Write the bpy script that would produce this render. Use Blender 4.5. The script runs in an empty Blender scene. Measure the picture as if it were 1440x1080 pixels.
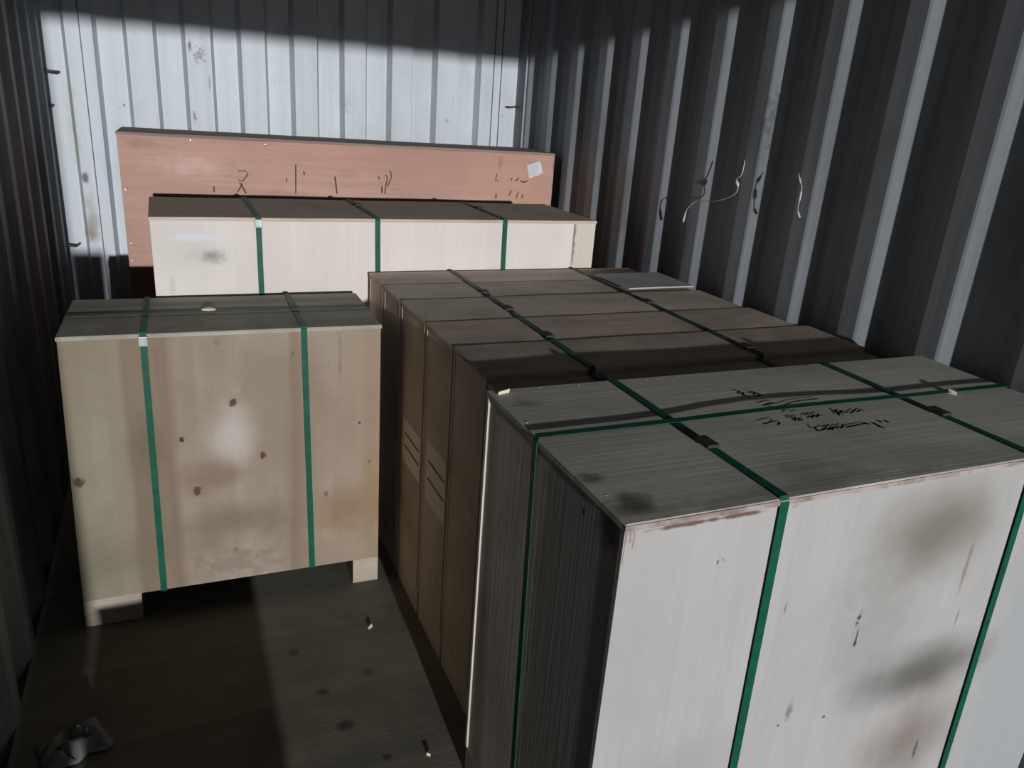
import bpy, bmesh, math, random
from mathutils import Vector, Matrix, noise

random.seed(7)
SC = bpy.context.scene
COL = SC.collection

# ------------------------------------------------------------------ camera
CAM_POS = Vector((0.0, 0.0, 1.592))
YAW, PITCH, ROLL = 0.4331, 0.3492, 0.0751
cam_data = bpy.data.cameras.new('camera')
cam_data.sensor_width = 36.0
cam_data.lens = 27.0
cam_data.clip_start = 0.02
cam = bpy.data.objects.new('camera', cam_data)
COL.objects.link(cam)
fw = Vector((math.sin(YAW) * math.cos(PITCH), math.cos(YAW) * math.cos(PITCH), -math.sin(PITCH)))
rt = Vector((math.cos(YAW), -math.sin(YAW), 0.0))
up = rt.cross(fw)
rt2 = rt * math.cos(ROLL) + up * math.sin(ROLL)
up2 = up * math.cos(ROLL) - rt * math.sin(ROLL)
cam.matrix_world = Matrix(((rt2.x, up2.x, -fw.x, CAM_POS.x), (rt2.y, up2.y, -fw.y, CAM_POS.y),
                           (rt2.z, up2.z, -fw.z, CAM_POS.z), (0, 0, 0, 1)))
SC.camera = cam

# ------------------------------------------------------------------ light: dim overcast dusk sky + one low lamp far out in the yard
world = bpy.data.worlds.new('dusk_sky')
SC.world = world
world.use_nodes = True
bg = world.node_tree.nodes['Background']
bg.inputs[0].default_value = (0.80, 0.90, 1.0, 1)
bg.inputs[1].default_value = 0.32

lamp = bpy.data.lights.new('yard_lamp', 'AREA')
lamp.shape = 'DISK'
lamp.size = 0.32
lamp.energy = 8600
lamp.color = (0.95, 0.975, 1.0)
lo = bpy.data.objects.new('yard_lamp', lamp)
COL.objects.link(lo)
lo.location = (-0.44, -25.75, 4.1)
lo.rotation_euler = (Vector((0.7, 3.0, 1.0)) - lo.location).to_track_quat('-Z', 'Y').to_euler()

vs = SC.view_settings
vs.view_transform = 'Standard'
vs.look = 'None'
vs.exposure = 0.0
vs.gamma = 1.0
vs.use_curve_mapping = False

# ------------------------------------------------------------------ materials
class NT:
    def __init__(self, name, rough=0.7, metal=0.0, spec=0.3):
        self.m = bpy.data.materials.new(name)
        self.m.use_nodes = True
        self.t = self.m.node_tree
        self.b = self.t.nodes['Principled BSDF']
        self.b.inputs['Roughness'].default_value = rough
        self.b.inputs['Metallic'].default_value = metal
        self.b.inputs['Specular IOR Level'].default_value = spec
        self._oc = None
    def n(self, typ, **kw):
        nd = self.t.nodes.new(typ)
        for k, v in kw.items():
            setattr(nd, k, v)
        return nd
    def link(self, a, b):
        self.t.links.new(a, b)
    def oc(self):
        if self._oc is None:
            self._oc = self.n('ShaderNodeTexCoord').outputs['Object']
        return self._oc
    def scaled(self, sx, sy, sz, off=0.0):
        mp = self.n('ShaderNodeMapping')
        mp.inputs['Scale'].default_value = (sx, sy, sz)
        mp.inputs['Location'].default_value = (off, off * 1.7, off * 0.6)
        self.link(self.oc(), mp.inputs['Vector'])
        return mp.outputs[0]
    def noise(self, vec, scale=1.0, detail=3.0, rough=0.55, dist=0.0):
        nd = self.n('ShaderNodeTexNoise')
        nd.inputs['Scale'].default_value = scale
        nd.inputs['Detail'].default_value = detail
        nd.inputs['Roughness'].default_value = rough
        nd.inputs['Distortion'].default_value = dist
        self.link(vec, nd.inputs['Vector'])
        return nd.outputs[0]
    def mapr(self, val, a, b, c=0.0, d=1.0, smooth=False):
        nd = self.n('ShaderNodeMapRange')
        nd.interpolation_type = 'SMOOTHSTEP' if smooth else 'LINEAR'
        for i, x in enumerate((a, b, c, d)):
            nd.inputs[1 + i].default_value = x
        self.link(val, nd.inputs[0])
        return nd.outputs[0]
    def mix(self, fac, a, b, blend='MIX'):
        nd = self.n('ShaderNodeMix')
        nd.data_type = 'RGBA'
        nd.blend_type = blend
        for sock, v in ((nd.inputs[0], fac), (nd.inputs[6], a), (nd.inputs[7], b)):
            if hasattr(v, 'is_output'):
                self.link(v, sock)
            elif isinstance(v, (int, float)):
                sock.default_value = v
            else:
                sock.default_value = (*v, 1.0)
        return nd.outputs[2]
    def math(self, op, a, b=None):
        nd = self.n('ShaderNodeMath')
        nd.operation = op
        for i, v in enumerate((a, b)):
            if v is None:
                continue
            if hasattr(v, 'is_output'):
                self.link(v, nd.inputs[i])
            else:
                nd.inputs[i].default_value = v
        return nd.outputs[0]
    def ramp(self, val, stops, interp='LINEAR'):
        nd = self.n('ShaderNodeValToRGB')
        cr = nd.color_ramp
        cr.interpolation = interp
        while len(cr.elements) < len(stops):
            cr.elements.new(0.5)
        for e, (p, c) in zip(cr.elements, stops):
            e.position = p
            e.color = (*c, 1)
        self.link(val, nd.inputs[0])
        return nd.outputs[0]
    def spot(self, col, center, radii, scol, strength, soft=0.8, wob=0.35, wscale=18.0):
        """a stain / knot of its own shape; radii None-like big number for the axis across the board"""
        sub = self.n('ShaderNodeVectorMath'); sub.operation = 'SUBTRACT'
        self.link(self.oc(), sub.inputs[0]); sub.inputs[1].default_value = center
        mul = self.n('ShaderNodeVectorMath'); mul.operation = 'MULTIPLY'
        self.link(sub.outputs[0], mul.inputs[0]); mul.inputs[1].default_value = tuple(1.0 / r for r in radii)
        ln = self.n('ShaderNodeVectorMath'); ln.operation = 'LENGTH'
        self.link(mul.outputs[0], ln.inputs[0])
        nz = self.noise(self.oc(), wscale, 2.0)
        d = self.math('ADD', ln.outputs['Value'], self.mapr(nz, 0.25, 0.75, -wob, wob))
        f = self.mapr(d, 1.0 - soft, 1.0, strength, 0.0, True)
        return self.mix(f, col, scol)
    def finish(self, col, bump=None, bstr=0.1, bdist=0.002):
        if hasattr(col, 'is_output'):
            self.link(col, self.b.inputs['Base Color'])
        else:
            self.b.inputs['Base Color'].default_value = (*col, 1)
        if bump is not None:
            bn = self.n('ShaderNodeBump')
            bn.inputs['Strength'].default_value = bstr
            bn.inputs['Distance'].default_value = bdist
            self.link(bump, bn.inputs['Height'])
            self.link(bn.outputs[0], self.b.inputs['Normal'])
        return self.m

BIG = 50.0

def wood(name, c1, c2, grain='z', dirt=None, dirt_amt=0.5, dirt_scale=2.0, spots=(), bands=None, rough=0.75, off=0.0, streak=None, fg=0.35):
    """plywood: grain noise stretched along one axis, stains and knots"""
    w = NT(name, rough)
    st = {'x': (0.7, 11, 11), 'y': (11, 0.7, 11), 'z': (11, 11, 0.7)}[grain]
    fine = {'x': (3, 110, 110), 'y': (110, 3, 110), 'z': (110, 110, 3)}[grain]
    g1 = w.noise(w.scaled(*st, off), 1.0, 4, 0.55, 0.4)
    g2 = w.noise(w.scaled(*fine, off), 1.0, 3, 0.6)
    col = w.ramp(w.mapr(g1, 0.3, 0.7), [(0.0, c1), (1.0, c2)])
    if bands:
        ax, lo_, hi_, stops = bands
        sp = w.n('ShaderNodeSeparateXYZ')
        w.link(w.oc(), sp.inputs[0])
        wob = w.noise(w.scaled(3, 3, 1.2, off + 3), 1.0, 3)
        pos = w.math('ADD', sp.outputs['XYZ'.index(ax.upper())], w.mapr(wob, 0.3, 0.7, -0.014, 0.014))
        col = w.mix(1.0, col, w.ramp(w.mapr(pos, lo_, hi_), stops), 'MULTIPLY')
    col = w.mix(w.mapr(g2, 0.35, 0.75, 0.0, fg), col, tuple(x * 0.55 for x in c1))
    if streak:
        s3 = w.noise(w.scaled(*[x * 0.45 for x in st], off + 9), 1.0, 5, 0.6, 0.8)
        col = w.mix(w.mapr(s3, 0.52, 0.72, 0.0, streak[1], True), col, streak[0])
    if dirt:
        d1 = w.noise(w.scaled(1, 1, 1, off + 5), dirt_scale, 5, 0.6, 0.5)
        col = w.mix(w.mapr(d1, 0.42, 0.68, 0.0, dirt_amt, True), col, dirt)
    for s in sorted(spots, key=lambda q: -min(q[1]) * sorted(q[1])[1]):
        col = w.spot(col, *s)
    return w.finish(col, g2, 0.25, 0.0015)

def plain(name, c, rough=0.6, metal=0.0, var=0.25, scale=20, spec=0.3):
    w = NT(name, rough, metal, spec)
    nz = w.noise(w.oc(), scale, 4)
    return w.finish(w.mix(w.mapr(nz, 0.35, 0.7, 0, 1), c, tuple(x * (1 - var) for x in c)), nz, 0.1)

def painted_steel(name, c, grime, amt, zstretch=0.5, spots=(), rough=0.55):
    w = NT(name, rough, 0.0, 0.4)
    s1 = w.noise(w.scaled(16, 16, zstretch), 1.0, 5, 0.6, 0.3)
    s2 = w.noise(w.scaled(2.5, 2.5, 1.6, 4), 1.0, 6, 0.65)
    col = w.mix(w.mapr(s1, 0.42, 0.72, 0, amt), c, grime)
    col = w.mix(w.mapr(s2, 0.5, 0.75, 0, amt * 0.9), col, tuple(x * 0.7 for x in grime))
    sp = w.noise(w.oc(), 60, 2)
    col = w.mix(w.mapr(sp, 0.70, 0.78, 0, 0.5), col, (0.10, 0.06, 0.04))
    for s in spots:
        col = w.spot(col, *s)
    return w.finish(col, s2, 0.15, 0.004)

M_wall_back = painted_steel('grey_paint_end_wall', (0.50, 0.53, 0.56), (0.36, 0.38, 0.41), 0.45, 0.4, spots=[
    ((-0.345, 4.25, 1.117), (0.020, BIG, 0.035), (0.06, 0.05, 0.04), 0.9),
    ((-0.335, 4.25, 0.90), (0.042, BIG, 0.22), (0.25, 0.24, 0.20), 0.7, 0.9),
    ((-0.349, 4.25, 0.85), (0.03, BIG, 0.09), (0.20, 0.13, 0.09), 0.6, 0.9),
    ((-0.37, 4.25, 1.35), (0.03, BIG, 0.30), (0.36, 0.38, 0.32), 0.7, 0.9),
    ((0.200, 4.25, 1.705), (0.030, BIG, 0.045), (0.20, 0.21, 0.22), 0.8, 0.9, 0.8, 60),
    ((0.157, 4.25, 1.745), (0.012, BIG, 0.035), (0.05, 0.05, 0.05), 0.9),
    ((0.161, 4.25, 1.419), (0.012, BIG, 0.035), (0.15, 0.15, 0.16), 0.8, 0.8, 0.6, 50),
    ((0.235, 4.25, 1.58), (0.006, BIG, 0.04), (0.15, 0.15, 0.16), 0.7),
    ((-0.150, 4.25, 1.455), (0.007, BIG, 0.010), (0.12, 0.12, 0.13), 0.9),
    ((0.90, 4.25, 1.52), (0.03, BIG, 0.05), (0.36, 0.38, 0.42), 0.7, 0.9, 0.8, 50),
    ((1.45, 4.25, 1.48), (0.02, BIG, 0.015), (0.30, 0.32, 0.34), 0.8, 0.9, 0.6, 50),
])
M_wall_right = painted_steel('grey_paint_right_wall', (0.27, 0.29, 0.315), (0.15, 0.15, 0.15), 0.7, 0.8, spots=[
    ((1.86, 2.52, 1.15), (BIG, 0.05, 0.13), (0.16, 0.14, 0.12), 0.6, 0.9),
    ((1.86, 3.0, 1.2), (BIG, 0.05, 0.3), (0.16, 0.10, 0.08), 0.5, 0.9),
    ((1.86, 2.15, 1.62), (BIG, 0.03, 0.10), (0.10, 0.10, 0.10), 0.5, 0.9, 0.9, 40),
])
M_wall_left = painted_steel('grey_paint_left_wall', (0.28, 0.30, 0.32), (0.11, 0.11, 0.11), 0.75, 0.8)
M_roof = painted_steel('grey_paint_roof', (0.45, 0.465, 0.48), (0.25, 0.25, 0.25), 0.6, 3)
M_frame = painted_steel('dark_paint_frame', (0.10, 0.105, 0.11), (0.05, 0.045, 0.04), 0.6, 1)
M_floor = wood('dark_worn_floor_plywood', (0.135, 0.125, 0.095), (0.175, 0.163, 0.125), 'x', (0.075, 0.066, 0.05), 0.6, 3.2, off=2,
               spots=[((0.30, 1.76, 0), (0.03, 0.02, BIG), (0.03, 0.025, 0.02), 0.8), ((0.33, 1.62, 0), (0.035, 0.03, BIG), (0.025, 0.022, 0.018), 0.8),
                      ((0.41, 1.48, 0), (0.02, 0.02, BIG), (0.025, 0.022, 0.018), 0.8), ((0.25, 1.95, 0), (0.025, 0.03, BIG), (0.03, 0.025, 0.02), 0.7),
                      ((0.44, 1.80, 0), (0.03, 0.03, BIG), (0.05, 0.045, 0.035), 0.6)])
M_ground = plain('yard_concrete', (0.45, 0.45, 0.44), 0.9, 0, 0.3, 3)
M_strap = plain('green_polyester_strap', (0.002, 0.082, 0.045), 0.5, 0, 0.35, 30, 0.25)
M_seal = plain('crimped_steel_seal', (0.30, 0.32, 0.31), 0.45, 0.6, 0.3, 60)
M_seal_dark = plain('dull_steel_seal', (0.05, 0.05, 0.045), 0.6, 0.4, 0.3, 60)
M_nail = plain('zinc_nail_head', (0.75, 0.73, 0.68), 0.35, 0.5, 0.2, 80)
M_ink = plain('black_marker_ink', (0.012, 0.010, 0.010), 0.7)
M_ink_brown = plain('faded_marker_ink', (0.22, 0.13, 0.10), 0.8)
M_paper = plain('white_paper', (0.93, 0.93, 0.97), 0.8, 0, 0.06, 60)
M_tan_light = plain('tan_painted_light', (0.95, 0.82, 0.64), 0.85, 0, 0.12, 40)  # pale tan standing in for sunlight on two row crates
M_patch_line = plain('brown_patch_line', (0.20, 0.14, 0.10), 0.85)  # darker lines across the painted light patches
M_raw = wood('raw_plywood_edge', (0.36, 0.29, 0.265), (0.44, 0.36, 0.33), 'x', (0.16, 0.10, 0.085), 0.8, 14)
M_cord = plain('dirty_white_cord', (0.55, 0.52, 0.45), 0.7)
M_chip = plain('pale_wood_chip', (0.70, 0.62, 0.48), 0.8)
M_film = plain('crumpled_clear_film', (0.20, 0.20, 0.205), 0.4)
M_sheet = plain('grey_fibre_sheet', (0.40, 0.41, 0.40), 0.7, 0, 0.25, 9)
M_steel = plain('rusty_steel_rod', (0.10, 0.085, 0.075), 0.6, 0.5)

# ------------------------------------------------------------------ mesh helpers
def tag(o, label=None, cat=None, group=None, kind=None):
    for k, v in (('label', label), ('category', cat), ('group', group), ('kind', kind)):
        if v:
            o[k] = v
    return o

def obj(name, bm, mat, parent=None, smooth=False):
    me = bpy.data.meshes.new(name)
    bmesh.ops.recalc_face_normals(bm, faces=bm.faces[:])
    bm.to_mesh(me)
    bm.free()
    if mat:
        me.materials.append(mat)
    if smooth:
        for p in me.polygons:
            p.use_smooth = True
    o = bpy.data.objects.new(name, me)
    COL.objects.link(o)
    if parent:
        o.parent = parent
    return o

def empty(name, loc, rz=0.0):
    o = bpy.data.objects.new(name, None)
    COL.objects.link(o)
    o.empty_display_size = 0.1
    o.location = loc
    o.rotation_euler = (0, 0, rz)
    return o

def bx(bm, x0, x1, y0, y1, z0, z1, bevel=0.0):
    b = bmesh.new()
    r = bmesh.ops.create_cube(b, size=1.0)
    for v in b.verts:
        v.co = Vector((x0 + (v.co.x + .5) * (x1 - x0), y0 + (v.co.y + .5) * (y1 - y0), z0 + (v.co.z + .5) * (z1 - z0)))
    if bevel:
        bmesh.ops.bevel(b, geom=b.edges[:], offset=bevel, segments=2, affect='EDGES', profile=0.6)
    me = bpy.data.meshes.new('tmp')
    b.to_mesh(me)
    b.free()
    bm.from_mesh(me)
    bpy.data.meshes.remove(me)
    return bm

def box(x0, x1, y0, y1, z0, z1, bevel=0.0):
    return bx(bmesh.new(), x0, x1, y0, y1, z0, z1, bevel)

def warped_board(x0, x1, y0, y1, z0, z1, amp=0.0018, seed=0.0, nx=22, ny=9):
    """a lid: a plywood board with slightly chewed edges and a faint warp"""
    bm = bmesh.new()
    def fr(n):
        return [0.0, 0.004] + [i / n for i in range(1, n)] + [0.996, 1.0]
    us, vs_ = fr(nx), fr(ny)
    rows = {}
    for lay, z in ((0, z0), (1, z1)):
        for j, v in enumerate(vs_):
            for i, u in enumerate(us):
                x = x0 + u * (x1 - x0)
                y = y0 + v * (y1 - y0)
                edge = i in (0, len(us) - 1) or j in (0, len(vs_) - 1)
                dz = noise.noise(Vector((x * 3.1 + seed, y * 4.3, seed))) * amp
                if lay and edge:
                    dz -= 0.0014
                if edge:
                    k = noise.noise(Vector((x * 25 + seed, y * 25, 3.3))) * 0.0012
                    if i == 0: x += abs(k)
                    if i == len(us) - 1: x -= abs(k)
                    if j == 0: y += abs(k)
                    if j == len(vs_) - 1: y -= abs(k)
                rows[lay, i, j] = bm.verts.new((x, y, z + dz))
    I, J = len(us) - 1, len(vs_) - 1
    for i in range(I):
        for j in range(J):
            bm.faces.new([rows[1, i, j], rows[1, i + 1, j], rows[1, i + 1, j + 1], rows[1, i, j + 1]])
            bm.faces.new([rows[0, i, j], rows[0, i, j + 1], rows[0, i + 1, j + 1], rows[0, i + 1, j]])
    for i in range(I):
        bm.faces.new([rows[0, i, 0], rows[0, i + 1, 0], rows[1, i + 1, 0], rows[1, i, 0]])
        bm.faces.new([rows[0, i, J], rows[1, i, J], rows[1, i + 1, J], rows[0, i + 1, J]])
    for j in range(J):
        bm.faces.new([rows[0, 0, j], rows[1, 0, j], rows[1, 0, j + 1], rows[0, 0, j + 1]])
        bm.faces.new([rows[0, I, j], rows[0, I, j + 1], rows[1, I, j + 1], rows[1, I, j]])
    return bm

def ribbon_loop(path, wdir, width, th):
    """closed strap: path points (outer side is away from the centroid), width vector direction"""
    bm = bmesh.new()
    n = len(path)
    W = Vector(wdir) * (width / 2)
    c = sum((Vector(p) for p in path), Vector()) / n
    ring = []
    for i, p in enumerate(path):
        p = Vector(p)
        t = (Vector(path[(i + 1) % n]) - Vector(path[i - 1])).normalized()
        nr = t.cross(Vector(wdir)).normalized()
        if nr.dot(p - c) < 0:
            nr = -nr
        ring.append([bm.verts.new(p - W), bm.verts.new(p + W), bm.verts.new(p + W + nr * th), bm.verts.new(p - W + nr * th)])
    for i in range(n):
        a, b = ring[i], ring[(i + 1) % n]
        for k in range(4):
            bm.faces.new([a[k], a[(k + 1) % 4], b[(k + 1) % 4], b[k]])
    return bm

def tube(pts, r, seg=6):
    bm = bmesh.new()
    P = [Vector(p) for p in pts]
    rings = []
    for i, p in enumerate(P):
        t = (P[min(i + 1, len(P) - 1)] - P[max(i - 1, 0)]).normalized()
        a = t.cross(Vector((0.31, 0.17, 0.93))).normalized()
        b = t.cross(a)
        rr = r[i] if isinstance(r, (list, tuple)) else r
        rings.append([bm.verts.new(p + (a * math.cos(k * 2 * math.pi / seg) + b * math.sin(k * 2 * math.pi / seg)) * rr) for k in range(seg)])
    for i in range(len(P) - 1):
        for k in range(seg):
            bm.faces.new([rings[i][k], rings[i][(k + 1) % seg], rings[i + 1][(k + 1) % seg], rings[i + 1][k]])
    bm.faces.new(rings[0])
    bm.faces.new(rings[-1][::-1])
    return bm

def strokes(lines, width, plane, level, lift=0.0009, seed=1):
    """pen strokes as thin ribbons lying on a face; plane 'top' (x,y at z=level) or 'front' (x,z at y=level)"""
    rnd = random.Random(seed)
    bm = bmesh.new()
    def to3(u, v):
        return Vector((u, v, level + lift)) if plane == 'top' else Vector((u, level - lift, v))
    for ln in lines:
        P = [Vector(p) for p in ln]
        prev = None
        for i, p in enumerate(P):
            t = (P[min(i + 1, len(P) - 1)] - P[max(i - 1, 0)])
            t = t.normalized() if t.length else Vector((1, 0))
            w = width * (0.35 + 0.25 * rnd.random())
            nrm = Vector((-t.y, t.x)) * w
            a = bm.verts.new(to3(*(p + nrm)))
            b = bm.verts.new(to3(*(p - nrm)))
            if prev:
                bm.faces.new([prev[0], prev[1], b, a])
            prev = (a, b)
    bmesh.ops.solidify(bm, geom=bm.faces[:], thickness=0.0004)
    return bm

NAIL_ME = None
def nail(parent, loc, axis):
    global NAIL_ME
    if NAIL_ME is None:
        bm = bmesh.new()
        bmesh.ops.create_cone(bm, cap_ends=True, segments=8, radius1=0.0030, radius2=0.0022, depth=0.0012)
        NAIL_ME = bpy.data.meshes.new('nail')
        bm.to_mesh(NAIL_ME)
        bm.free()
        NAIL_ME.materials.append(M_nail)
    o = bpy.data.objects.new('nail', NAIL_ME)
    COL.objects.link(o)
    o.parent = parent
    o.location = loc
    if axis == 'y':
        o.rotation_euler = (math.pi / 2, 0, 0)
    elif axis == 'x':
        o.rotation_euler = (0, -math.pi / 2, 0)
    return o

# ------------------------------------------------------------------ the shipping container
XL, XR, YB, YD, ZH = -0.452, 1.862, 4.256, -1.64, 2.39   # ridge faces of the side walls, end wall, door plane, roof

def corrugated(profile, axis, z0, z1, back, nz=1):
    """profile: list of (s, d) ; axis 'y' -> wall runs along y with x=d ; 'x' -> wall runs along x with y=d ; 'roof'"""
    bm = bmesh.new()
    def P(s, d, z):
        return (d, s, z) if axis == 'y' else (s, d, z)
    ins = [[bm.verts.new(P(s, d, z)) for s, d in profile] for z in (z0, z1)]
    out = [[bm.verts.new(P(s, back, z)) for s, d in profile] for z in (z0, z1)]
    n = len(profile)
    for i in range(n - 1):
        bm.faces.new([ins[0][i], ins[0][i + 1], ins[1][i + 1], ins[1][i]])
        bm.faces.new([out[0][i], out[1][i], out[1][i + 1], out[0][i + 1]])
        bm.faces.new([ins[0][i], out[0][i], out[0][i + 1], ins[0][i + 1]])
        bm.faces.new([ins[1][i], ins[1][i + 1], out[1][i + 1], out[1][i]])
    for i in (0, n - 1):
        bm.faces.new([ins[0][i], ins[1][i], out[1][i], out[0][i]])
    return bm

def side_profile(ridge, valley, start, end):
    """trapezoid waves: slope facing the door is centred at y = 1.30 + k*pitch"""
    pitch, fl_r, fl_v, sl = 0.2775, 0.070, 0.0715, 0.068
    pts = []
    k = -14
    while True:
        yc = 1.30 + k * pitch
        if yc > end - 0.15:
            break
        if yc > start + 0.1:
            a = yc - sl / 2
            for s, d in ((a - 0.004, valley), (a + 0.004, valley + (ridge - valley) * 0.07), (a + sl - 0.004, ridge - (ridge - valley) * 0.07), (a + sl + 0.004, ridge),
                         (a + sl + fl_r - 0.004, ridge), (a + sl + fl_r + 0.004, ridge - (ridge - valley) * 0.07),
                         (a + 2 * sl + fl_r - 0.004, valley + (ridge - valley) * 0.07), (a + 2 * sl + fl_r + 0.004, valley)):
                pts.append((s, d))
        k += 1
    return [(start, valley)] + pts + [(end, valley)]

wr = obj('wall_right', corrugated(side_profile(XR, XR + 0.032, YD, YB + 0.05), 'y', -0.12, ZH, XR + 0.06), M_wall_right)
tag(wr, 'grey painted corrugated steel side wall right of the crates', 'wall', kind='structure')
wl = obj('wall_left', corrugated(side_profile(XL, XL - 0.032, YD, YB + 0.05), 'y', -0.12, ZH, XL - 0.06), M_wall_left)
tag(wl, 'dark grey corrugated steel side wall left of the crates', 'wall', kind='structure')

pr = [(XL - 0.02, YB + 0.052)]
for k in range(-2, 7):
    x0 = 0.132 + 0.25 * k
    if x0 < -0.40:
        continue
    last = (k == 6)
    pr += [(x0 - 0.009, YB + 0.052), (x0 + 0.008, YB)]
    if not last:
        pr += [(x0 + 0.118, YB), (x0 + 0.135, YB + 0.052)]
pr += [(1.867, YB), (XR + 0.02, YB)]
wb = obj('wall_back', corrugated(pr, 'x', -0.12, ZH, YB + 0.09), M_wall_back)
tag(wb, 'light grey corrugated steel end wall behind the crates', 'wall', kind='structure')
for sx, yy in ((-0.300, YB - 0.0015), (1.714, YB - 0.0015), (1.759, YB - 0.0015)):
    obj('weld_seam', box(sx - 0.0025, sx + 0.0025, yy - 0.002, yy + 0.004, 0.0, ZH - 0.02), M_frame, wb)

# floor: a slab with plywood floor panels, seams running across the container
fl = obj('floor', box(XL - 0.03, XR + 0.03, YD, YB + 0.04, -0.12, -0.028), M_frame)
tag(fl, 'dark worn plywood container floor', 'floor', kind='structure')
yy = YD
for i in range(5):
    y2 = min(yy + 1.40, YB + 0.02)
    obj('floor_panel', box(XL - 0.005, XR + 0.005, yy + 0.003, y2 - 0.003, -0.028, 0.0, 0.0015), M_floor, fl)
    yy = y2

# roof: transverse corrugation
bm = bmesh.new()
prof = []
y = YD
while y < YB:
    prof += [(y, ZH), (y + 0.11, ZH), (y + 0.125, ZH + 0.02), (y + 0.195, ZH + 0.02)]
    y += 0.21
prof.append((YB + 0.07, ZH))
prof = [p for p in prof if p[0] <= YB + 0.07]
lo1 = [[bm.verts.new((x, s, z)) for s, z in prof] for x in (XL - 0.06, XR + 0.06)]
hi1 = [[bm.verts.new((x, s, ZH + 0.03)) for s, z in prof] for x in (XL - 0.06, XR + 0.06)]
for i in range(len(prof) - 1):
    bm.faces.new([lo1[0][i], lo1[1][i], lo1[1][i + 1], lo1[0][i + 1]])
    bm.faces.new([hi1[0][i], hi1[0][i + 1], hi1[1][i + 1], hi1[1][i]])
    for s in (0, 1):
        bm.faces.new([lo1[s][i], lo1[s][i + 1], hi1[s][i + 1], hi1[s][i]])
for i in (0, len(prof) - 1):
    bm.faces.new([lo1[0][i], lo1[1][i], hi1[1][i], hi1[0][i]])
tag(obj('ceiling', bm, M_roof), 'corrugated steel container roof', 'ceiling', kind='structure')

# door frame at the open end, behind the camera
tag(obj('trim_1', box(XL - 0.06, XR + 0.06, YD - 0.10, YD, 2.262, ZH + 0.03, 0.004), M_frame), 'steel header beam over the open container doorway', 'beam', kind='structure')
tag(obj('trim_2', box(XL - 0.16, XL - 0.036, YD - 0.10, YD, -0.15, ZH + 0.03, 0.004), M_frame), 'steel door post left of the open doorway', 'post', kind='structure')
tag(obj('trim_3', box(XR + 0.036, XR + 0.16, YD - 0.10, YD, -0.15, ZH + 0.03, 0.004), M_frame), 'steel door post right of the open doorway', 'post', kind='structure')
# corner posts at the end wall: a folded steel channel with a narrow lip
bm = box(XR - 0.004, XR + 0.03, YB - 0.125, YB - 0.002, 0.0, ZH)
bx(bm, XR - 0.012, XR - 0.004, YB - 0.132, YB - 0.122, 0.0, ZH)
tag(obj('trim_4', bm, M_wall_right), 'narrow steel corner post right of the end wall', 'post', kind='structure')
tag(obj('trim_5', box(XL - 0.03, XL - 0.012, YB - 0.09, YB + 0.038, 0.0, ZH, 0.003), M_wall_left), 'narrow steel corner post left of the end wall', 'post', kind='structure')
tag(obj('ground', box(-30, 32, -40, 30, -0.20, -0.15), M_ground), 'dark concrete yard outside the container', 'ground', kind='structure')

# lashing rods on the corner posts
def lash(x0, x1, z, label):
    pts = [(x0, YB - 0.004, z + 0.002), (x0 + (x1 - x0) * 0.15, YB - 0.028, z + 0.003), (x0 + (x1 - x0) * 0.5, YB - 0.034, z),
           (x0 + (x1 - x0) * 0.85, YB - 0.028, z - 0.002), (x1, YB - 0.001 + (0.04 if x1 < 0 else 0.0), z - 0.002)]
    o = obj('lashing_rod', tube(pts, 0.0055, 8), M_steel, None, True)
    tag(o, label, 'lashing rod', 'lashing rods in the end wall corners')
lash(-0.470, -0.405, 1.584, 'short steel lashing rod high in the left corner of the end wall')
lash(-0.472, -0.445, 1.440, 'tiny steel lashing stub below the highest rod in the left wall corner')
lash(-0.470, -0.405, 0.800, 'short steel lashing rod low in the left corner beside the pink crate')
lash(1.860, 1.800, 1.574, 'short steel lashing rod in the right corner above the pink crate')

# ------------------------------------------------------------------ crates
T = 0.012

def strap_long(parent, x_top, x_bot, d, z0, zt, buckle=None, bmat=None, ov=0.0045, width=0.018):
    """strap running front to back around a crate: over the lid, down front and back, under the base"""
    pts = []
    def q(y, z):
        f = (z - z0) / (zt - z0)
        pts.append((x_bot + (x_top - x_bot) * f, y, z))
    o = ov
    for z in (zt - 0.006, (zt + z0) / 2, z0 + 0.004):
        q(-o, z)
    q(-o + 0.003, z0 - 0.003)
    q(d + o - 0.003, z0 - 0.003)
    for z in (z0 + 0.004, (zt + z0) / 2, zt - 0.006):
        q(d + o, z)
    q(d + o - 0.004, zt + 0.0035)
    for t in (0.75, 0.5, 0.25):
        q(d * t, zt + 0.0030 + 0.001 * math.sin(t * 7 + x_top * 9))
    q(-o + 0.004, zt + 0.0035)
    st = obj('strap', ribbon_loop(pts, (1, 0, 0), width, 0.0012), M_strap, parent)
    if buckle is not None:
        kind, pos = buckle
        if kind == 'top':
            b = box(x_top - 0.013, x_top + 0.013, pos - 0.022, pos + 0.022, zt + 0.004, zt + 0.0105, 0.0015)
        else:
            b = box(x_top - 0.0125, x_top + 0.0125, -o - 0.007, -o - 0.0008, pos - 0.014, pos + 0.014, 0.0015)
        obj('strap_seal', b, bmat or M_seal_dark, st)
    return st

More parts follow.
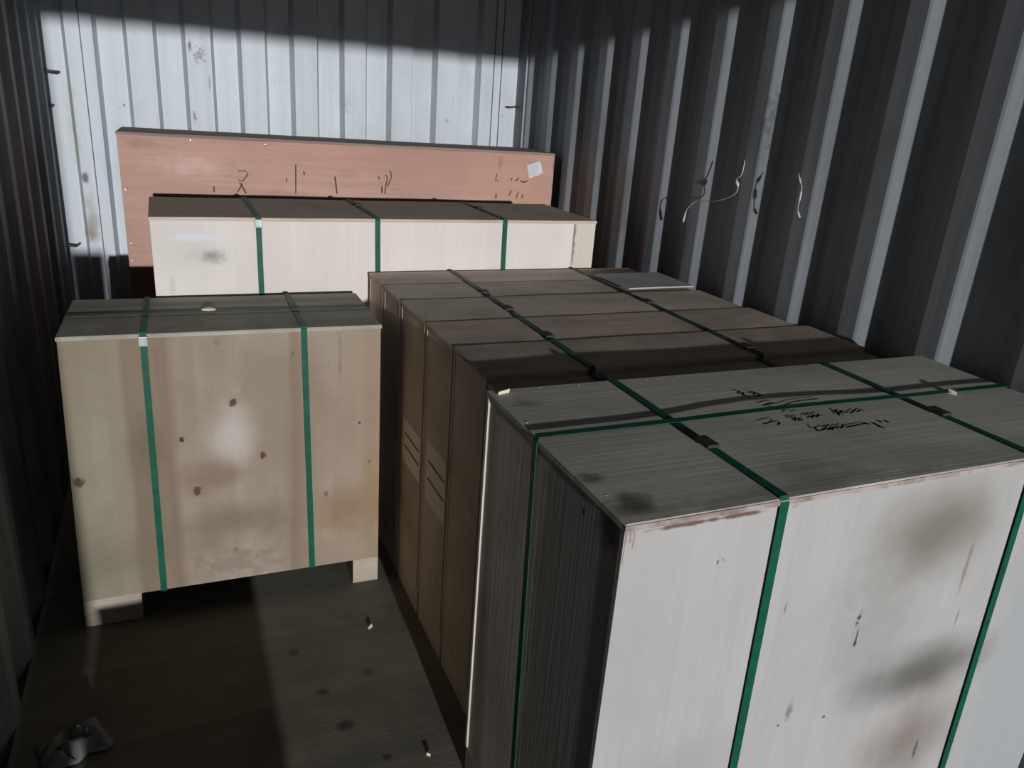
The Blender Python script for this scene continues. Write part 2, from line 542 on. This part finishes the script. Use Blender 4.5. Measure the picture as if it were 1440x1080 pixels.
def strap_cross(parent, y, w, z0, zt, ov=0.0045, width=0.018, slack=0.0, y_bot=None):
    pts = []
    yb = y if y_bot is None else y_bot
    def q(x, z):
        f = (z - z0) / (zt - z0)
        pts.append((x, yb + (y - yb) * f, z))
    o = ov
    for z in (zt - 0.006, (zt + z0) / 2, z0 + 0.004):
        q(-o, z)
    q(-o + 0.003, z0 - 0.003)
    q(w + o - 0.003, z0 - 0.003)
    for z in (z0 + 0.004, (zt + z0) / 2, zt - 0.006):
        q(w + o, z)
    q(w + o - 0.004, zt + 0.0048)
    for i in range(11, 0, -1):
        t = i / 12
        q(w * t, zt + 0.0050 + slack * max(0.0, math.sin((t - 0.22) / 0.5 * math.pi)) * (0.22 < t < 0.72))
    q(-o + 0.004, zt + 0.0048)
    return obj('strap', ribbon_loop(pts, (0, 1, 0), width, 0.0012), M_strap, parent)

def crate(name, label, q, mats, z0=0.092, longs=(), crosses=(), skids=None, seed=0.0, front_split=None, group=None,
          back_over=0.0, lid_over=0.003, cat='crate'):
    x, y, r, w, d, zt = q
    root = empty(name, (x, y, 0), r)
    tag(root, label, cat, group)
    root['_dims'] = 0
    del root['_dims']
    # front: one or two plywood boards
    cuts = [0.0] + list(front_split or []) + [w]
    for i in range(len(cuts) - 1):
        mm = mats['front'] if i == 0 else mats.get('front2', mats['front'])
        g = 0.0015 if i else 0.0
        obj('front_panel', box(cuts[i] + g, cuts[i + 1], 0, T, z0, zt - T, 0.0012), mm, root)
    obj('back_panel', box(-back_over, w, d - T, d, z0, zt - T, 0.0012), mats.get('back', mats['side']), root)
    obj('side_panel', box(0.0015, 0.0015 + T, T, d - T, z0, zt - T, 0.0008), mats['side'], root)
    obj('side_panel', box(w - T - 0.0015, w - 0.0015, T, d - T, z0, zt - T, 0.0008), mats['side'], root)
    obj('base_panel', box(T, w - T, T, d - T, z0, z0 + 0.015), mats['side'], root)
    lo_ = lid_over
    obj('lid', warped_board(-lo_, w + lo_, -lo_, d + lo_, zt - T, zt, 0.0016, seed), mats['lid'], root)
    for s0, s1 in (skids or ((0.0, 0.10), (w / 2 - 0.05, w / 2 + 0.05), (w - 0.10, w))):
        obj('skid', box(s0, s1, 0.001, d - 0.001, 0.0, z0, 0.002), mats.get('skid', mats['front']), root)
    for s in longs:
        strap_long(root, s[0], s[1], d, z0, zt, *s[2:])
    for s in crosses:
        strap_cross(root, s[0], w, z0, zt, slack=s[1] if len(s) > 1 else 0.0, y_bot=s[2] if len(s) > 2 else None)
    return root

# --- the nearest large crate
NQ = (0.576, 0.816, -0.009, 1.255, 0.554, 1.032)
m_n = {
    'front': wood('pale_grey_plywood', (0.345, 0.325, 0.315), (0.385, 0.365, 0.35), 'z', (0.30, 0.28, 0.26), 0.5, 2.0, fg=0.12, spots=[
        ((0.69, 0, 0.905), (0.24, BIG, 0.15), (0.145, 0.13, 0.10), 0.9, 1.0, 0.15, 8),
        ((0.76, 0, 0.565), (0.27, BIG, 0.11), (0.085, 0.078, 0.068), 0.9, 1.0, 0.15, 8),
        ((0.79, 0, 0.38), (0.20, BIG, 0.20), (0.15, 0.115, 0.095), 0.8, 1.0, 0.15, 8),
        ((0.58, 0, 0.72), (0.17, BIG, 0.25), (0.26, 0.245, 0.23), 0.6, 1.0),
        ((0.805, 0, 0.80), (0.008, BIG, 0.10), (0.16, 0.12, 0.10), 0.7, 1.0, 0.5),
        ((0.826, 0, 0.68), (0.005, BIG, 0.05), (0.12, 0.09, 0.08), 0.7, 1.0, 0.5),
        ((0.541, 0, 0.745), (0.006, BIG, 0.020), (0.03, 0.028, 0.028), 0.9, 0.8, 0.7, 70),
        ((0.548, 0, 0.70), (0.004, BIG, 0.030), (0.06, 0.055, 0.05), 0.9, 0.8, 0.7, 70),
        ((0.548, 0, 0.684), (0.006, BIG, 0.008), (0.03, 0.03, 0.03), 0.9, 0.8, 0.4, 70),
        ((0.420, 0, 0.563), (0.010, BIG, 0.032), (0.12, 0.115, 0.11), 0.85, 0.9, 0.4, 60),
        ((0.516, 0, 0.520), (0.006, BIG, 0.006), (0.04, 0.04, 0.04), 0.9, 0.7, 0.3, 60),
        ((0.400, 0, 0.535), (0.004, BIG, 0.005), (0.05, 0.05, 0.05), 0.9, 0.7, 0.3, 60),
        ((0.183, 0, 0.932), (0.004, BIG, 0.007), (0.07, 0.07, 0.07), 0.85, 0.8, 0.4, 60),
        ((0.193, 0, 0.935), (0.003, BIG, 0.006), (0.07, 0.07, 0.07), 0.85, 0.8, 0.4, 60),
        ((0.351, 0, 0.808), (0.004, BIG, 0.022), (0.16, 0.15, 0.15), 0.8, 0.9, 0.4, 60),
        ((0.828, 0, 0.33), (0.007, BIG, 0.04), (0.06, 0.04, 0.035), 0.8, 0.9, 0.4, 60),
        ((0.14, 0, 1.014), (0.16, BIG, 0.006), (0.12, 0.06, 0.045), 0.95, 0.7, 0.5, 30),
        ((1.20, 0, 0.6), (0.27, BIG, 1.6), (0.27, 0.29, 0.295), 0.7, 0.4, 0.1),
        ((0.14, 0, 0.50), (0.16, BIG, 0.10), (0.25, 0.24, 0.24), 0.5, 1.0, 0.2, 8),
    ]),
    'side': wood('dusty_grey_brown_plywood', (0.56, 0.51, 0.43), (0.66, 0.60, 0.52), 'z', (0.36, 0.33, 0.30), 0.6, 2.5, off=3, spots=[
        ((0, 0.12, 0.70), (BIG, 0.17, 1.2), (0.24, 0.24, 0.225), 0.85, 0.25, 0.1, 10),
        ((0, 0.125, 0.983), (BIG, 0.008, 0.012), (0.03, 0.025, 0.02), 0.9),
        ((0, 0.05, 1.0), (BIG, 0.05, 0.05), (0.05, 0.045, 0.04), 0.8)]),
    'lid': wood('dusty_grey_green_plywood', (0.46, 0.44, 0.375), (0.58, 0.55, 0.475), 'x', (0.34, 0.33, 0.30), 0.7, 2.6, off=1, streak=((0.36, 0.33, 0.28), 0.5), spots=[
        ((0.035, 0.045, 0), (0.06, 0.05, BIG), (0.07, 0.06, 0.05), 0.85, 0.9),
        ((0.02, 0.14, 0), (0.03, 0.03, BIG), (0.06, 0.05, 0.04), 0.7, 0.9),
        ((0.30, 0.02, 0), (0.4, 0.04, BIG), (0.22, 0.19, 0.165), 0.6, 1.0),
        ((0.42, 0.08, 0), (0.14, 0.06, BIG), (0.25, 0.23, 0.20), 0.5, 1.0),
        ((0.06, 0.47, 0), (0.05, 0.03, BIG), (0.22, 0.16, 0.12), 0.6, 0.9)]),
    'back': wood('pale_plywood_back', (0.50, 0.45, 0.38), (0.60, 0.55, 0.47), 'z'),
}
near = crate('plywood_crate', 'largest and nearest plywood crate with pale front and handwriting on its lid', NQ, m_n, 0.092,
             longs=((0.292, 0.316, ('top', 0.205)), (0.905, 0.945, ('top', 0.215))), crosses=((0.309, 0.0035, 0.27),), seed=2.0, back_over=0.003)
# raw edge of the lid and of the front board, as thin torn veneer strips
e1 = obj('veneer_edge', box(-0.003, NQ[3] + 0.003, -0.0048, -0.0032, NQ[5] - T + 0.001, NQ[5] - 0.002), M_raw, near)
bm = bmesh.new()
rnd = random.Random(3)
for xx, ln in ((0.002, 0.060), (0.010, 0.022), (0.016, 0.034)):
    bx(bm, xx, xx + 0.004, -0.0012, 0.001, NQ[5] - T - ln, NQ[5] - T + 0.002)
obj('splinter', bm, M_raw, near)
N_WRITING = [[(0.533, 0.421), (0.546, 0.427), (0.548, 0.418), (0.536, 0.408), (0.538, 0.403), (0.546, 0.405)], [(0.542, 0.393), (0.546, 0.392)], [(0.561, 0.419), (0.575, 0.416), (0.578, 0.407), (0.579, 0.398), (0.566, 0.396), (0.564, 0.406), (0.578, 0.411), (0.58, 0.397)], [(0.538, 0.344), (0.562, 0.351), (0.578, 0.351)], [(0.541, 0.315), (0.565, 0.325), (0.558, 0.307), (0.586, 0.32), (0.577, 0.302), (0.592, 0.307)], [(0.582, 0.333), (0.614, 0.344), (0.645, 0.349), (0.696, 0.35)], [(0.469, 0.26), (0.492, 0.265), (0.512, 0.268), (0.508, 0.258), (0.497, 0.249)], [(0.553, 0.273), (0.545, 0.256), (0.561, 0.271)], [(0.56, 0.264), (0.573, 0.268), (0.568, 0.258), (0.557, 0.257), (0.56, 0.264)], [(0.586, 0.265), (0.602, 0.273), (0.596, 0.263), (0.615, 0.275), (0.609, 0.264), (0.629, 0.275), (0.629, 0.267)], [(0.682, 0.286), (0.667, 0.258)], [(0.696, 0.279), (0.675, 0.268), (0.683, 0.262)], [(0.689, 0.269), (0.702, 0.269), (0.7, 0.262), (0.717, 0.27), (0.73, 0.276), (0.723, 0.265), (0.742, 0.273), (0.748, 0.272)], [(0.565, 0.222), (0.557, 0.203), (0.57, 0.206), (0.588, 0.213), (0.582, 0.203), (0.6, 0.213), (0.59, 0.201), (0.61, 0.214), (0.606, 0.205), (0.621, 0.213), (0.615, 0.203), (0.633, 0.213), (0.633, 0.206), (0.647, 0.206), (0.659, 0.207), (0.676, 0.21), (0.688, 0.211), (0.697, 0.205)], [(0.71, 0.209), (0.708, 0.18)], [(0.733, 0.216), (0.729, 0.205)], [(0.748, 0.212), (0.745, 0.202)]]
hw = obj('handwriting', strokes(N_WRITING, 0.0055, 'top', NQ[5], 0.0016), M_ink, near)
tag(hw, 'black marker handwriting on the lid', kind='stuff')
for i, xx in enumerate((0.115, 0.205, 0.294, 0.377, 0.469)):
    nail(near, (xx, 0.548 - 0.004 * (i % 2), NQ[5] + 0.0004), 'z')
for yy, xx in ((0.38, 0.010), (0.085, 0.016)):
    nail(near, (xx, yy, NQ[5] + 0.0004), 'z')

# --- the row of six narrower crates behind it
def row_mats(i, top_a, top_b, side_a, side_b):
    return {
        'front': wood('row_front_plywood_%d' % i, side_a, side_b, 'z', off=i * 2.1),
        'side': wood('row_side_plywood_%d' % i, side_a, side_b, 'z', tuple(c * 0.6 for c in side_a), 0.6, 2.2, off=i * 2.3),
        'lid': wood('row_lid_plywood_%d' % i, top_a, top_b, 'x', tuple(c * 0.62 for c in top_a), 0.7, 3.0, off=i * 1.9, streak=(tuple(c * 0.5 for c in top_a), 0.6)),
    }
SA, SB = (0.62, 0.49, 0.36), (0.72, 0.58, 0.44)
row = [
    # x, y, w, d, z, lid colours, label
    (0.646, 2.484, 1.085, 0.200, 0.990, (0.58, 0.47, 0.385), (0.74, 0.61, 0.50), 'farthest brown plywood crate of the row along the right wall'),
    (0.646, 2.274, 1.110, 0.205, 0.9925, (0.55, 0.47, 0.385), (0.70, 0.61, 0.50), 'brown plywood crate in the row with a thin grey sheet lying on its lid'),
    (0.646, 2.014, 1.135, 0.254, 0.995, (0.55, 0.45, 0.36), (0.70, 0.59, 0.48), 'brown plywood crate in the row, farther of the two with a tan patch of painted light'),
    (0.646, 1.778, 1.150, 0.230, 0.9975, (0.50, 0.39, 0.31), (0.63, 0.51, 0.41), 'brown plywood crate in the row, nearer of the two with a tan patch of painted light'),
    (0.646, 1.540, 1.185, 0.232, 1.000, (0.42, 0.33, 0.27), (0.54, 0.43, 0.355), 'brown plywood crate in the row, second behind the large crate with handwriting'),
    (0.648, 1.387, 1.180, 0.147, 0.988, (0.38, 0.30, 0.25), (0.49, 0.40, 0.34), 'narrow dark plywood crate directly behind the large crate with handwriting'),
]
R = []
for i, (x, y, w, d, zt, ta, tb, lab) in enumerate(row):
    s1, s2 = 0.955 - 0.008 * i - x, 1.470 - 0.006 * i - x
    bk = {0: (None, None), 1: (('top', 0.05), None), 2: (('top', 0.09), ('top', 0.105)), 3: (('top', 0.03), None), 4: (None, ('top', 0.06)), 5: (('top', 0.095), None)}[i]
    d -= 0.007
    c = crate('plywood_crate', lab, (x, y, 0.0, w, d, zt), row_mats(i, ta, tb, SA, SB), 0.10,
              longs=((s1, s1 + 0.005, bk[0]), (s2, s2 - 0.004, bk[1])), skids=((0.004, 0.10), (w / 2 - 0.05, w / 2 + 0.05), (w - 0.10, w - 0.004)),
              seed=5.0 + i * 3.3, group='row of plywood crates along the right wall', lid_over=0.0018)
    R.append(c)
for k, (y0, y1, za, zb) in ((2, (0.012, 0.200, 0.475, 0.625)), (3, (0.008, 0.185, 0.462, 0.655))):  # band of sunlight painted as pale patches on two side faces
    lb = obj('label_or_light_patch', box(0.0010, 0.0016, y0, y1, za, zb), M_tan_light, R[k])
    lb['label'] = 'tan patch of painted sunlight'
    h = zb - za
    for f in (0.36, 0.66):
        obj('patch_line', box(0.0007, 0.0011, y0 + 0.01, y1 - 0.02, za + h * f, za + h * f + 0.008), M_patch_line, lb)
# torn corner and splinter on the crate nearest the large one
nail(R[4], (0.02, 0.01, 1.004), 'z')

sh = obj('grey_sheet', warped_board(-0.0, 0.285, 0.0, 0.235, 0.0, 0.005, 0.0012, 4.0, 8, 8), M_sheet)
sh.location = (1.487, 2.285, 1.0000)
sh.rotation_euler = (0, 0, 0.02)
tag(sh, 'thin grey sheet lying on a row crate against the right wall', 'sheet')

# --- the crate on the left
LQ = (-0.310, 2.262, -0.021, 0.888, 0.398, 0.925)
m_l = {
    'front': wood('streaked_brown_veneer', (0.33, 0.27, 0.21), (0.40, 0.335, 0.27), 'z', (0.19, 0.135, 0.09), 0.55, 2.2, off=6, fg=0.2,
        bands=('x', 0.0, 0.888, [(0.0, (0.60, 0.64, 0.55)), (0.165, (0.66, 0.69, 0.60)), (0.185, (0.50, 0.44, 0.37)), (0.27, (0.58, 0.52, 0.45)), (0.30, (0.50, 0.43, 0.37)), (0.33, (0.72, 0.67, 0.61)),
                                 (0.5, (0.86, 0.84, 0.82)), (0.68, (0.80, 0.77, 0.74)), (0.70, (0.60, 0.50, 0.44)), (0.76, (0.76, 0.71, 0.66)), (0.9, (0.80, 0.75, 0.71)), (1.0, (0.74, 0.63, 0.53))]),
        spots=[
        ((0.447, 0, 0.700), (0.0156, BIG, 0.0170), (0.068, 0.034, 0.024), 0.97, 0.6, 0.35, 60),
        ((0.455, 0, 0.715), (0.040, BIG, 0.04), (0.224, 0.163, 0.122), 0.6, 1.0),
        ((0.299, 0, 0.597), (0.0087, BIG, 0.0106), (0.034, 0.020, 0.017), 0.97, 0.6, 0.35, 60),
        ((0.299, 0, 0.60), (0.030, BIG, 0.016), (0.204, 0.143, 0.102), 0.5, 1.0),
        ((0.331, 0, 0.425), (0.0156, BIG, 0.0213), (0.068, 0.041, 0.031), 0.97, 0.6, 0.35, 60),
        ((0.331, 0, 0.43), (0.060, BIG, 0.035), (0.204, 0.150, 0.116), 0.6, 1.0),
        ((0.525, 0, 0.521), (0.0127, BIG, 0.0159), (0.068, 0.034, 0.027), 0.97, 0.6, 0.35, 60),
        ((0.525, 0, 0.53), (0.030, BIG, 0.035), (0.238, 0.170, 0.129), 0.5, 1.0),
        ((0.020, 0, 0.493), (0.0195, BIG, 0.0234), (0.061, 0.041, 0.020), 0.97, 0.6, 0.35, 60),
        ((0.823, 0, 0.602), (0.0059, BIG, 0.0075), (0.041, 0.020, 0.020), 0.97, 0.6, 0.35, 60),
        ((0.855, 0, 0.46), (0.008, BIG, 0.012), (0.109, 0.061, 0.041), 0.8, 0.9),
        ((0.412, 0, 0.889), (0.010, BIG, 0.010), (0.204, 0.136, 0.068), 0.8, 0.8),
        ((0.622, 0, 0.845), (0.007, BIG, 0.010), (0.109, 0.061, 0.041), 0.8, 0.9),
        ((0.43, 0, 0.20), (0.012, BIG, 0.014), (0.136, 0.095, 0.068), 0.7, 0.9),
        ((0.715, 0, 0.36), (0.010, BIG, 0.014), (0.109, 0.068, 0.048), 0.7, 0.9),
        ((0.762, 0, 0.82), (0.011, BIG, 0.11), (0.150, 0.095, 0.075), 0.7, 1.0, 0.5),
        ((0.250, 0, 0.80), (0.011, BIG, 0.14), (0.177, 0.116, 0.095), 0.7, 1.0, 0.5),
        ((0.200, 0, 0.58), (0.075, BIG, 0.20), (0.135, 0.100, 0.062), 0.8, 1.0, 0.3, 8),
        ((0.19, 0, 0.28), (0.08, BIG, 0.22), (0.150, 0.115, 0.075), 0.75, 1.0, 0.3, 8),
        ((0.46, 0, 0.30), (0.34, BIG, 0.13), (0.165, 0.120, 0.080), 0.8, 1.0, 0.4, 7),
        ((0.80, 0, 0.29), (0.20, BIG, 0.13), (0.210, 0.130, 0.065), 0.8, 1.0, 0.4, 7),
        ((0.44, 0, 0.15), (0.22, BIG, 0.07), (0.20, 0.145, 0.115), 0.75, 1.0, 0.8, 24),
        ((0.36, 0, 0.46), (0.17, BIG, 0.07), (0.17, 0.115, 0.08), 0.75, 1.0, 0.4, 9),
        ((0.06, 0, 0.22), (0.14, BIG, 0.22), (0.14, 0.12, 0.085), 0.7, 1.0, 0.3, 8),
        ((0.86, 0, 0.36), (0.05, BIG, 0.20), (0.24, 0.16, 0.085), 0.6, 1.0, 0.3, 9),
        ((0.33, 0, 0.75), (0.035, BIG, 0.25), (0.22, 0.165, 0.115), 0.55, 1.0, 0.4, 9),
        ((0.44, 0, 0.60), (0.09, BIG, 0.15), (0.449, 0.415, 0.381), 0.6, 1.0, 0.2, 8),
    ]),
    'side': wood('grey_brown_side_plywood', (0.36, 0.32, 0.27), (0.46, 0.41, 0.35), 'z', off=8),  # even grey-brown wood of the side panels
    'lid': wood('dusty_olive_plywood', (0.30, 0.275, 0.225), (0.42, 0.385, 0.32), 'x', (0.20, 0.18, 0.15), 0.7, 3.0, off=4, streak=((0.18, 0.17, 0.14), 0.6)),
    'skid': wood('pale_skid_board', (0.33, 0.27, 0.21), (0.40, 0.33, 0.27), 'x', (0.22, 0.17, 0.13), 0.5, 5, off=3),
}
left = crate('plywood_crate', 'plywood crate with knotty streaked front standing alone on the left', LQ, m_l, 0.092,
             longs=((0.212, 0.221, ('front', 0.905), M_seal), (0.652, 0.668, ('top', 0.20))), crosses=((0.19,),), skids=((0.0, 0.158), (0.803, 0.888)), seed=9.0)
# the crate leans very slightly out of square at its left end
for o in [left] + list(left.children) + [g for c in left.children for g in c.children]:
    if o.type == 'MESH':
        for v in o.data.vertices:
            v.co.x += (1.0 - v.co.x / LQ[3]) * 0.014 * (v.co.z - 0.46) / 0.46
bm = bmesh.new()
bmesh.ops.create_icosphere(bm, subdivisions=2, radius=1.0)
for v in bm.verts:
    k = 1 + 0.25 * noise.noise(v.co * 2.3)
    v.co = Vector((v.co.x * 0.022 * k, v.co.y * 0.016 * k, max(v.co.z, -0.6) * 0.008 * k + 0.0048))
cl = obj('putty_lump', bm, M_chip, None, True)
cl.matrix_world = Matrix.Translation((-0.310 + 0.404, 2.262 + 0.205, 0.9262))
tag(cl, 'small pale lump of debris on the lid of the left crate', 'debris')

# --- the wide pale crate at the back
BQ = (-0.054, 2.706, 0.002, 1.623, 0.475, 1.176)
m_b = {
    'front': wood('cream_plywood', (0.59, 0.53, 0.49), (0.645, 0.585, 0.54), 'z', (0.56, 0.50, 0.45), 0.6, 1.7, off=11, fg=0.12, spots=[
        ((0.184, 0, 1.051), (0.045, BIG, 0.036), (0.17, 0.17, 0.165), 0.85, 0.9, 0.3, 24),
        ((0.137, 0, 1.043), (0.08, BIG, 0.045), (0.42, 0.40, 0.37), 0.5, 1.0),
        ((0.128, 0, 1.110), (0.10, BIG, 0.017), (0.58, 0.58, 0.68), 0.65, 0.6, 0.1),
        ((0.051, 0, 0.957), (0.017, BIG, 0.05), (0.40, 0.385, 0.34), 0.6, 1.0),
        ((0.10, 0, 1.07), (0.17, BIG, 0.14), (0.48, 0.46, 0.40), 0.5, 1.0, 0.3, 7)]),
    'front2': wood('yellowish_plywood', (0.50, 0.445, 0.36), (0.56, 0.50, 0.415), 'z', off=12, fg=0.15, spots=[
        ((1.529, 0, 1.11), (0.012, BIG, 0.15), (0.18, 0.13, 0.09), 0.85, 0.9, 0.5, 34)]),
    'side': wood('brown_side_plywood', (0.34, 0.27, 0.21), (0.44, 0.36, 0.29), 'z', off=13),
    'lid': wood('dusty_brown_plywood', (0.47, 0.37, 0.295), (0.59, 0.475, 0.385), 'x', (0.34, 0.265, 0.21), 0.6, 2.4, off=14),
}
backc = crate('plywood_crate', 'wide cream plywood crate with three green straps in front of the pink crate', BQ, m_b, 0.10,
              longs=((0.330, 0.335, ('front', 1.158), M_seal), (0.734, 0.749, ('top', 0.31)), (1.226, 1.242, ('top', 0.28))), seed=13.0, front_split=[1.526])

# --- the tall pink crate against the end wall
PQ = (-0.169, 3.700, -0.035, 1.989, 0.330, 1.371)
m_p = {
    'front': wood('pink_plywood', (0.42, 0.235, 0.18), (0.51, 0.31, 0.25), 'x', (0.35, 0.20, 0.155), 0.6, 2.6, off=15, spots=[
        ((0.28, 0, 1.24), (0.22, BIG, 0.07), (0.58, 0.40, 0.34), 0.6, 1.0),
        ((1.70, 0, 1.31), (0.022, BIG, 0.05), (0.28, 0.14, 0.10), 0.6, 1.0),
        ((0.08, 0, 1.33), (0.10, BIG, 0.03), (0.28, 0.16, 0.12), 0.6, 1.0),
        ((1.65, 0, 1.12), (0.20, BIG, 0.05), (0.52, 0.33, 0.20), 0.5, 1.0),
        ((1.75, 0, 1.20), (0.45, BIG, 0.25), (0.50, 0.275, 0.19), 0.6, 1.0, 0.3, 5),
        ((0.20, 0, 1.05), (0.35, BIG, 0.35), (0.42, 0.27, 0.225), 0.5, 1.0, 0.3, 5),
        ((0.75, 0, 1.30), (0.25, BIG, 0.04), (0.38, 0.24, 0.18), 0.5, 1.0, 0.5, 8),
        ((0.95, 0, 1.24), (0.10, BIG, 0.03), (0.36, 0.22, 0.17), 0.5, 1.0, 0.6, 10)]),
    'side': wood('pink_side_plywood', (0.42, 0.26, 0.20), (0.52, 0.34, 0.27), 'z', off=16),
    'lid': wood('dusty_pink_lid', (0.20, 0.15, 0.125), (0.28, 0.21, 0.18), 'x', off=17),
}
pink = crate('plywood_crate', 'tall pink plywood crate with a white paper label against the end wall', PQ, m_p, 0.10, seed=17.0)
obj('veneer_edge', box(PQ[3] - 0.004, PQ[3] + 0.0022, -0.0018, 0.006, 0.11, PQ[5] - T), M_raw, pink)
P_WRITING = [[(0.469, 1.229), (0.499, 1.23), (0.51, 1.218), (0.485, 1.184), (0.468, 1.192)], [(0.473, 1.18), (0.484, 1.162), (0.498, 1.132)], [(0.485, 1.175), (0.462, 1.137)], [(0.716, 1.266), (0.713, 1.137)], [(0.674, 1.206), (0.674, 1.187)], [(0.75, 1.239), (0.753, 1.221)], [(0.89, 1.219), (0.899, 1.142)], [(1.128, 1.234), (1.135, 1.221), (1.129, 1.195), (1.123, 1.148)], [(1.109, 1.181), (1.109, 1.151)], [(1.148, 1.254), (1.155, 1.228), (1.136, 1.182)], [(1.091, 1.226), (1.098, 1.213)], [(1.685, 1.26), (1.68, 1.229), (1.699, 1.226)], [(1.688, 1.163), (1.686, 1.139)], [(1.766, 1.242), (1.764, 1.228)], [(1.787, 1.229), (1.805, 1.244)], [(1.814, 1.23), (1.83, 1.223), (1.852, 1.231)], [(1.767, 1.183), (1.757, 1.155)], [(1.806, 1.177), (1.797, 1.142)], [(1.831, 1.164), (1.828, 1.142)], [(0.588, 1.349), (0.587, 1.337)], [(0.366, 1.159), (0.364, 1.134)]]
hp = obj('handwriting', strokes(P_WRITING, 0.0062, 'front', 0.0, 0.0009, 4), M_ink_brown, pink)
tag(hp, 'faded dark marker strokes on the pink front', kind='stuff')
bm = bmesh.new()
lab2 = [(1.842, 1.307), (1.914, 1.331), (1.924, 1.300), (1.936, 1.266), (1.926, 1.272), (1.917, 1.262), (1.905, 1.256), (1.890, 1.258), (1.875, 1.247), (1.859, 1.245)]
f = bm.faces.new([bm.verts.new((u, -0.0012, v)) for u, v in lab2])
bmesh.ops.solidify(bm, geom=[f], thickness=0.0006)
pl = obj('label_or_light_patch', bm, M_paper, pink)
pl['label'] = 'white torn paper label'
for u, v in ((0.013, 1.136), (0.015, 0.908), (0.013, 0.833), (0.283, 1.349), (0.587, 1.346)):
    nail(pink, (u, -0.0008, v), 'y')

# --- two unseen crates inside the doorway, added to shade the left floor and corner
DQ = (-0.300, -1.10, 0.0, 0.415, 1.20, 0.375)
m_d = {'front': m_l['skid'], 'side': m_l['side'], 'lid': m_l['lid'], 'skid': m_l['skid']}
crate('plywood_crate', 'unseen low plywood crate added inside the doorway to shade the left floor', DQ, m_d, 0.09, longs=((0.12, 0.12), (0.32, 0.32)), seed=21.0)
crate('plywood_crate', 'unseen tall thin plywood crate added inside the doorway to shade the left corner', (-0.4485, -1.20, 0.0, 0.130, 0.75, 1.285), m_d, 0.08, seed=23.0, lid_over=0.0005, skids=((0.0, 0.130),))  # added blocker that keeps lamplight off the end wall's left corner

# ------------------------------------------------------------------ small things
c1 = [(1.858, 2.531, 1.202), (1.850, 2.510, 1.249), (1.848, 2.476, 1.281), (1.850, 2.435, 1.298), (1.850, 2.371, 1.304), (1.846, 2.323, 1.313), (1.850, 2.271, 1.332),
      (1.850, 2.237, 1.352), (1.846, 2.227, 1.375), (1.848, 2.245, 1.397), (1.850, 2.223, 1.416), (1.856, 2.226, 1.464)]
def smooth_pts(p, n=4):
    out = []
    P = [Vector(a) for a in p]
    for i in range(len(P) - 1):
        a, b, c, d = P[max(i - 1, 0)], P[i], P[i + 1], P[min(i + 2, len(P) - 1)]
        for k in range(n):
            t = k / n
            out.append(0.5 * ((2 * b) + (c - a) * t + (2 * a - 5 * b + 4 * c - d) * t * t + (3 * b - a - 3 * c + d) * t ** 3))
    out.append(P[-1])
    return out
sp = smooth_pts(c1)
rad = [0.0016 + (0.004 if i in (33, 34, 35) else 0.0) + (0.002 if i < 4 else 0) for i in range(len(sp))]
tag(obj('cord', tube(sp, rad, 6), M_cord, None, True), 'dirty white cord sagging between two ribs of the right wall', 'cord')
c2 = [(1.856, 1.916, 1.314), (1.850, 1.925, 1.335), (1.848, 1.925, 1.371), (1.846, 1.923, 1.407), (1.850, 1.941, 1.426), (1.858, 1.963, 1.450)]
sp = smooth_pts(c2)
tag(obj('cord', tube(sp, [0.0012 + 0.0022 * (math.sin(i * 0.9) > 0.3) for i in range(len(sp))], 6), M_cord, None, True), 'short frayed white cord hanging on the right wall above the row', 'cord')

def chip(loc, size, rz, mat, label, name='wood_chip', cat='wood chip'):
    bm = bmesh.new()
    L_, W_, H_ = size
    vs_ = [bm.verts.new(p) for p in ((-L_, -W_, 0), (L_ * 0.8, -W_ * 0.7, 0), (L_, W_ * 0.4, 0), (-L_ * 0.5, W_, 0))]
    f = bm.faces.new(vs_)
    r = bmesh.ops.extrude_face_region(bm, geom=[f])
    for v in r['geom']:
        if isinstance(v, bmesh.types.BMVert):
            v.co += Vector((0.1 * L_, 0, H_ * (0.6 + 0.8 * random.random())))
    o = obj(name, bm, mat)
    o.location = loc
    o.rotation_euler = (0, 0, rz)
    tag(o, label, cat)
chip((0.490, 1.997, 0.0), (0.009, 0.006, 0.008), 0.4, M_chip, 'small pale chip on the floor right of the knotty left crate')
chip((0.514, 1.453, 0.0), (0.008, 0.005, 0.008), 1.2, M_chip, 'small pale chip on the floor beside the row of crates')
chip((NQ[0] + 1.064, NQ[1] + 0.296, NQ[5] + 0.001), (0.012, 0.009, 0.012), 0.7, M_chip, 'pale wood chip on the lid of the nearest crate')
chip((NQ[0] + 0.028, NQ[1] + 0.532, NQ[5] + 0.001), (0.016, 0.006, 0.007), 0.2, M_chip, 'pale splinter on the rear left corner of the nearest crate')

# crumpled film on the dark floor at the left
bm = bmesh.new()
bmesh.ops.create_grid(bm, x_segments=14, y_segments=12, size=1.0)
for v in bm.verts:
    x, y = v.co.x, v.co.y
    h = abs(noise.noise(Vector((x * 1.7, y * 1.9, 0.3)))) * 0.10 + abs(noise.noise(Vector((x * 4.2, y * 4.6, 2.3)))) * 0.035
    edge = max(abs(x), abs(y))
    v.co = Vector((x * 0.075 * (1 + 0.25 * noise.noise(Vector((y * 2, 0, 1)))), y * 0.06 * (1 + 0.25 * noise.noise(Vector((x * 2, 4, 1)))), 0.003 + 0.6 * h * (1.0 - 0.85 * edge ** 3)))
bmesh.ops.solidify(bm, geom=bm.faces[:], thickness=0.0008)
fo = obj('crumpled_film', bm, M_film, None, True)
fo.location = (-0.315, 1.77, 0.0)
fo.rotation_euler = (0, 0, 0.4)
tag(fo, 'crumpled pale plastic film on the dark floor in the left corner', 'plastic film')
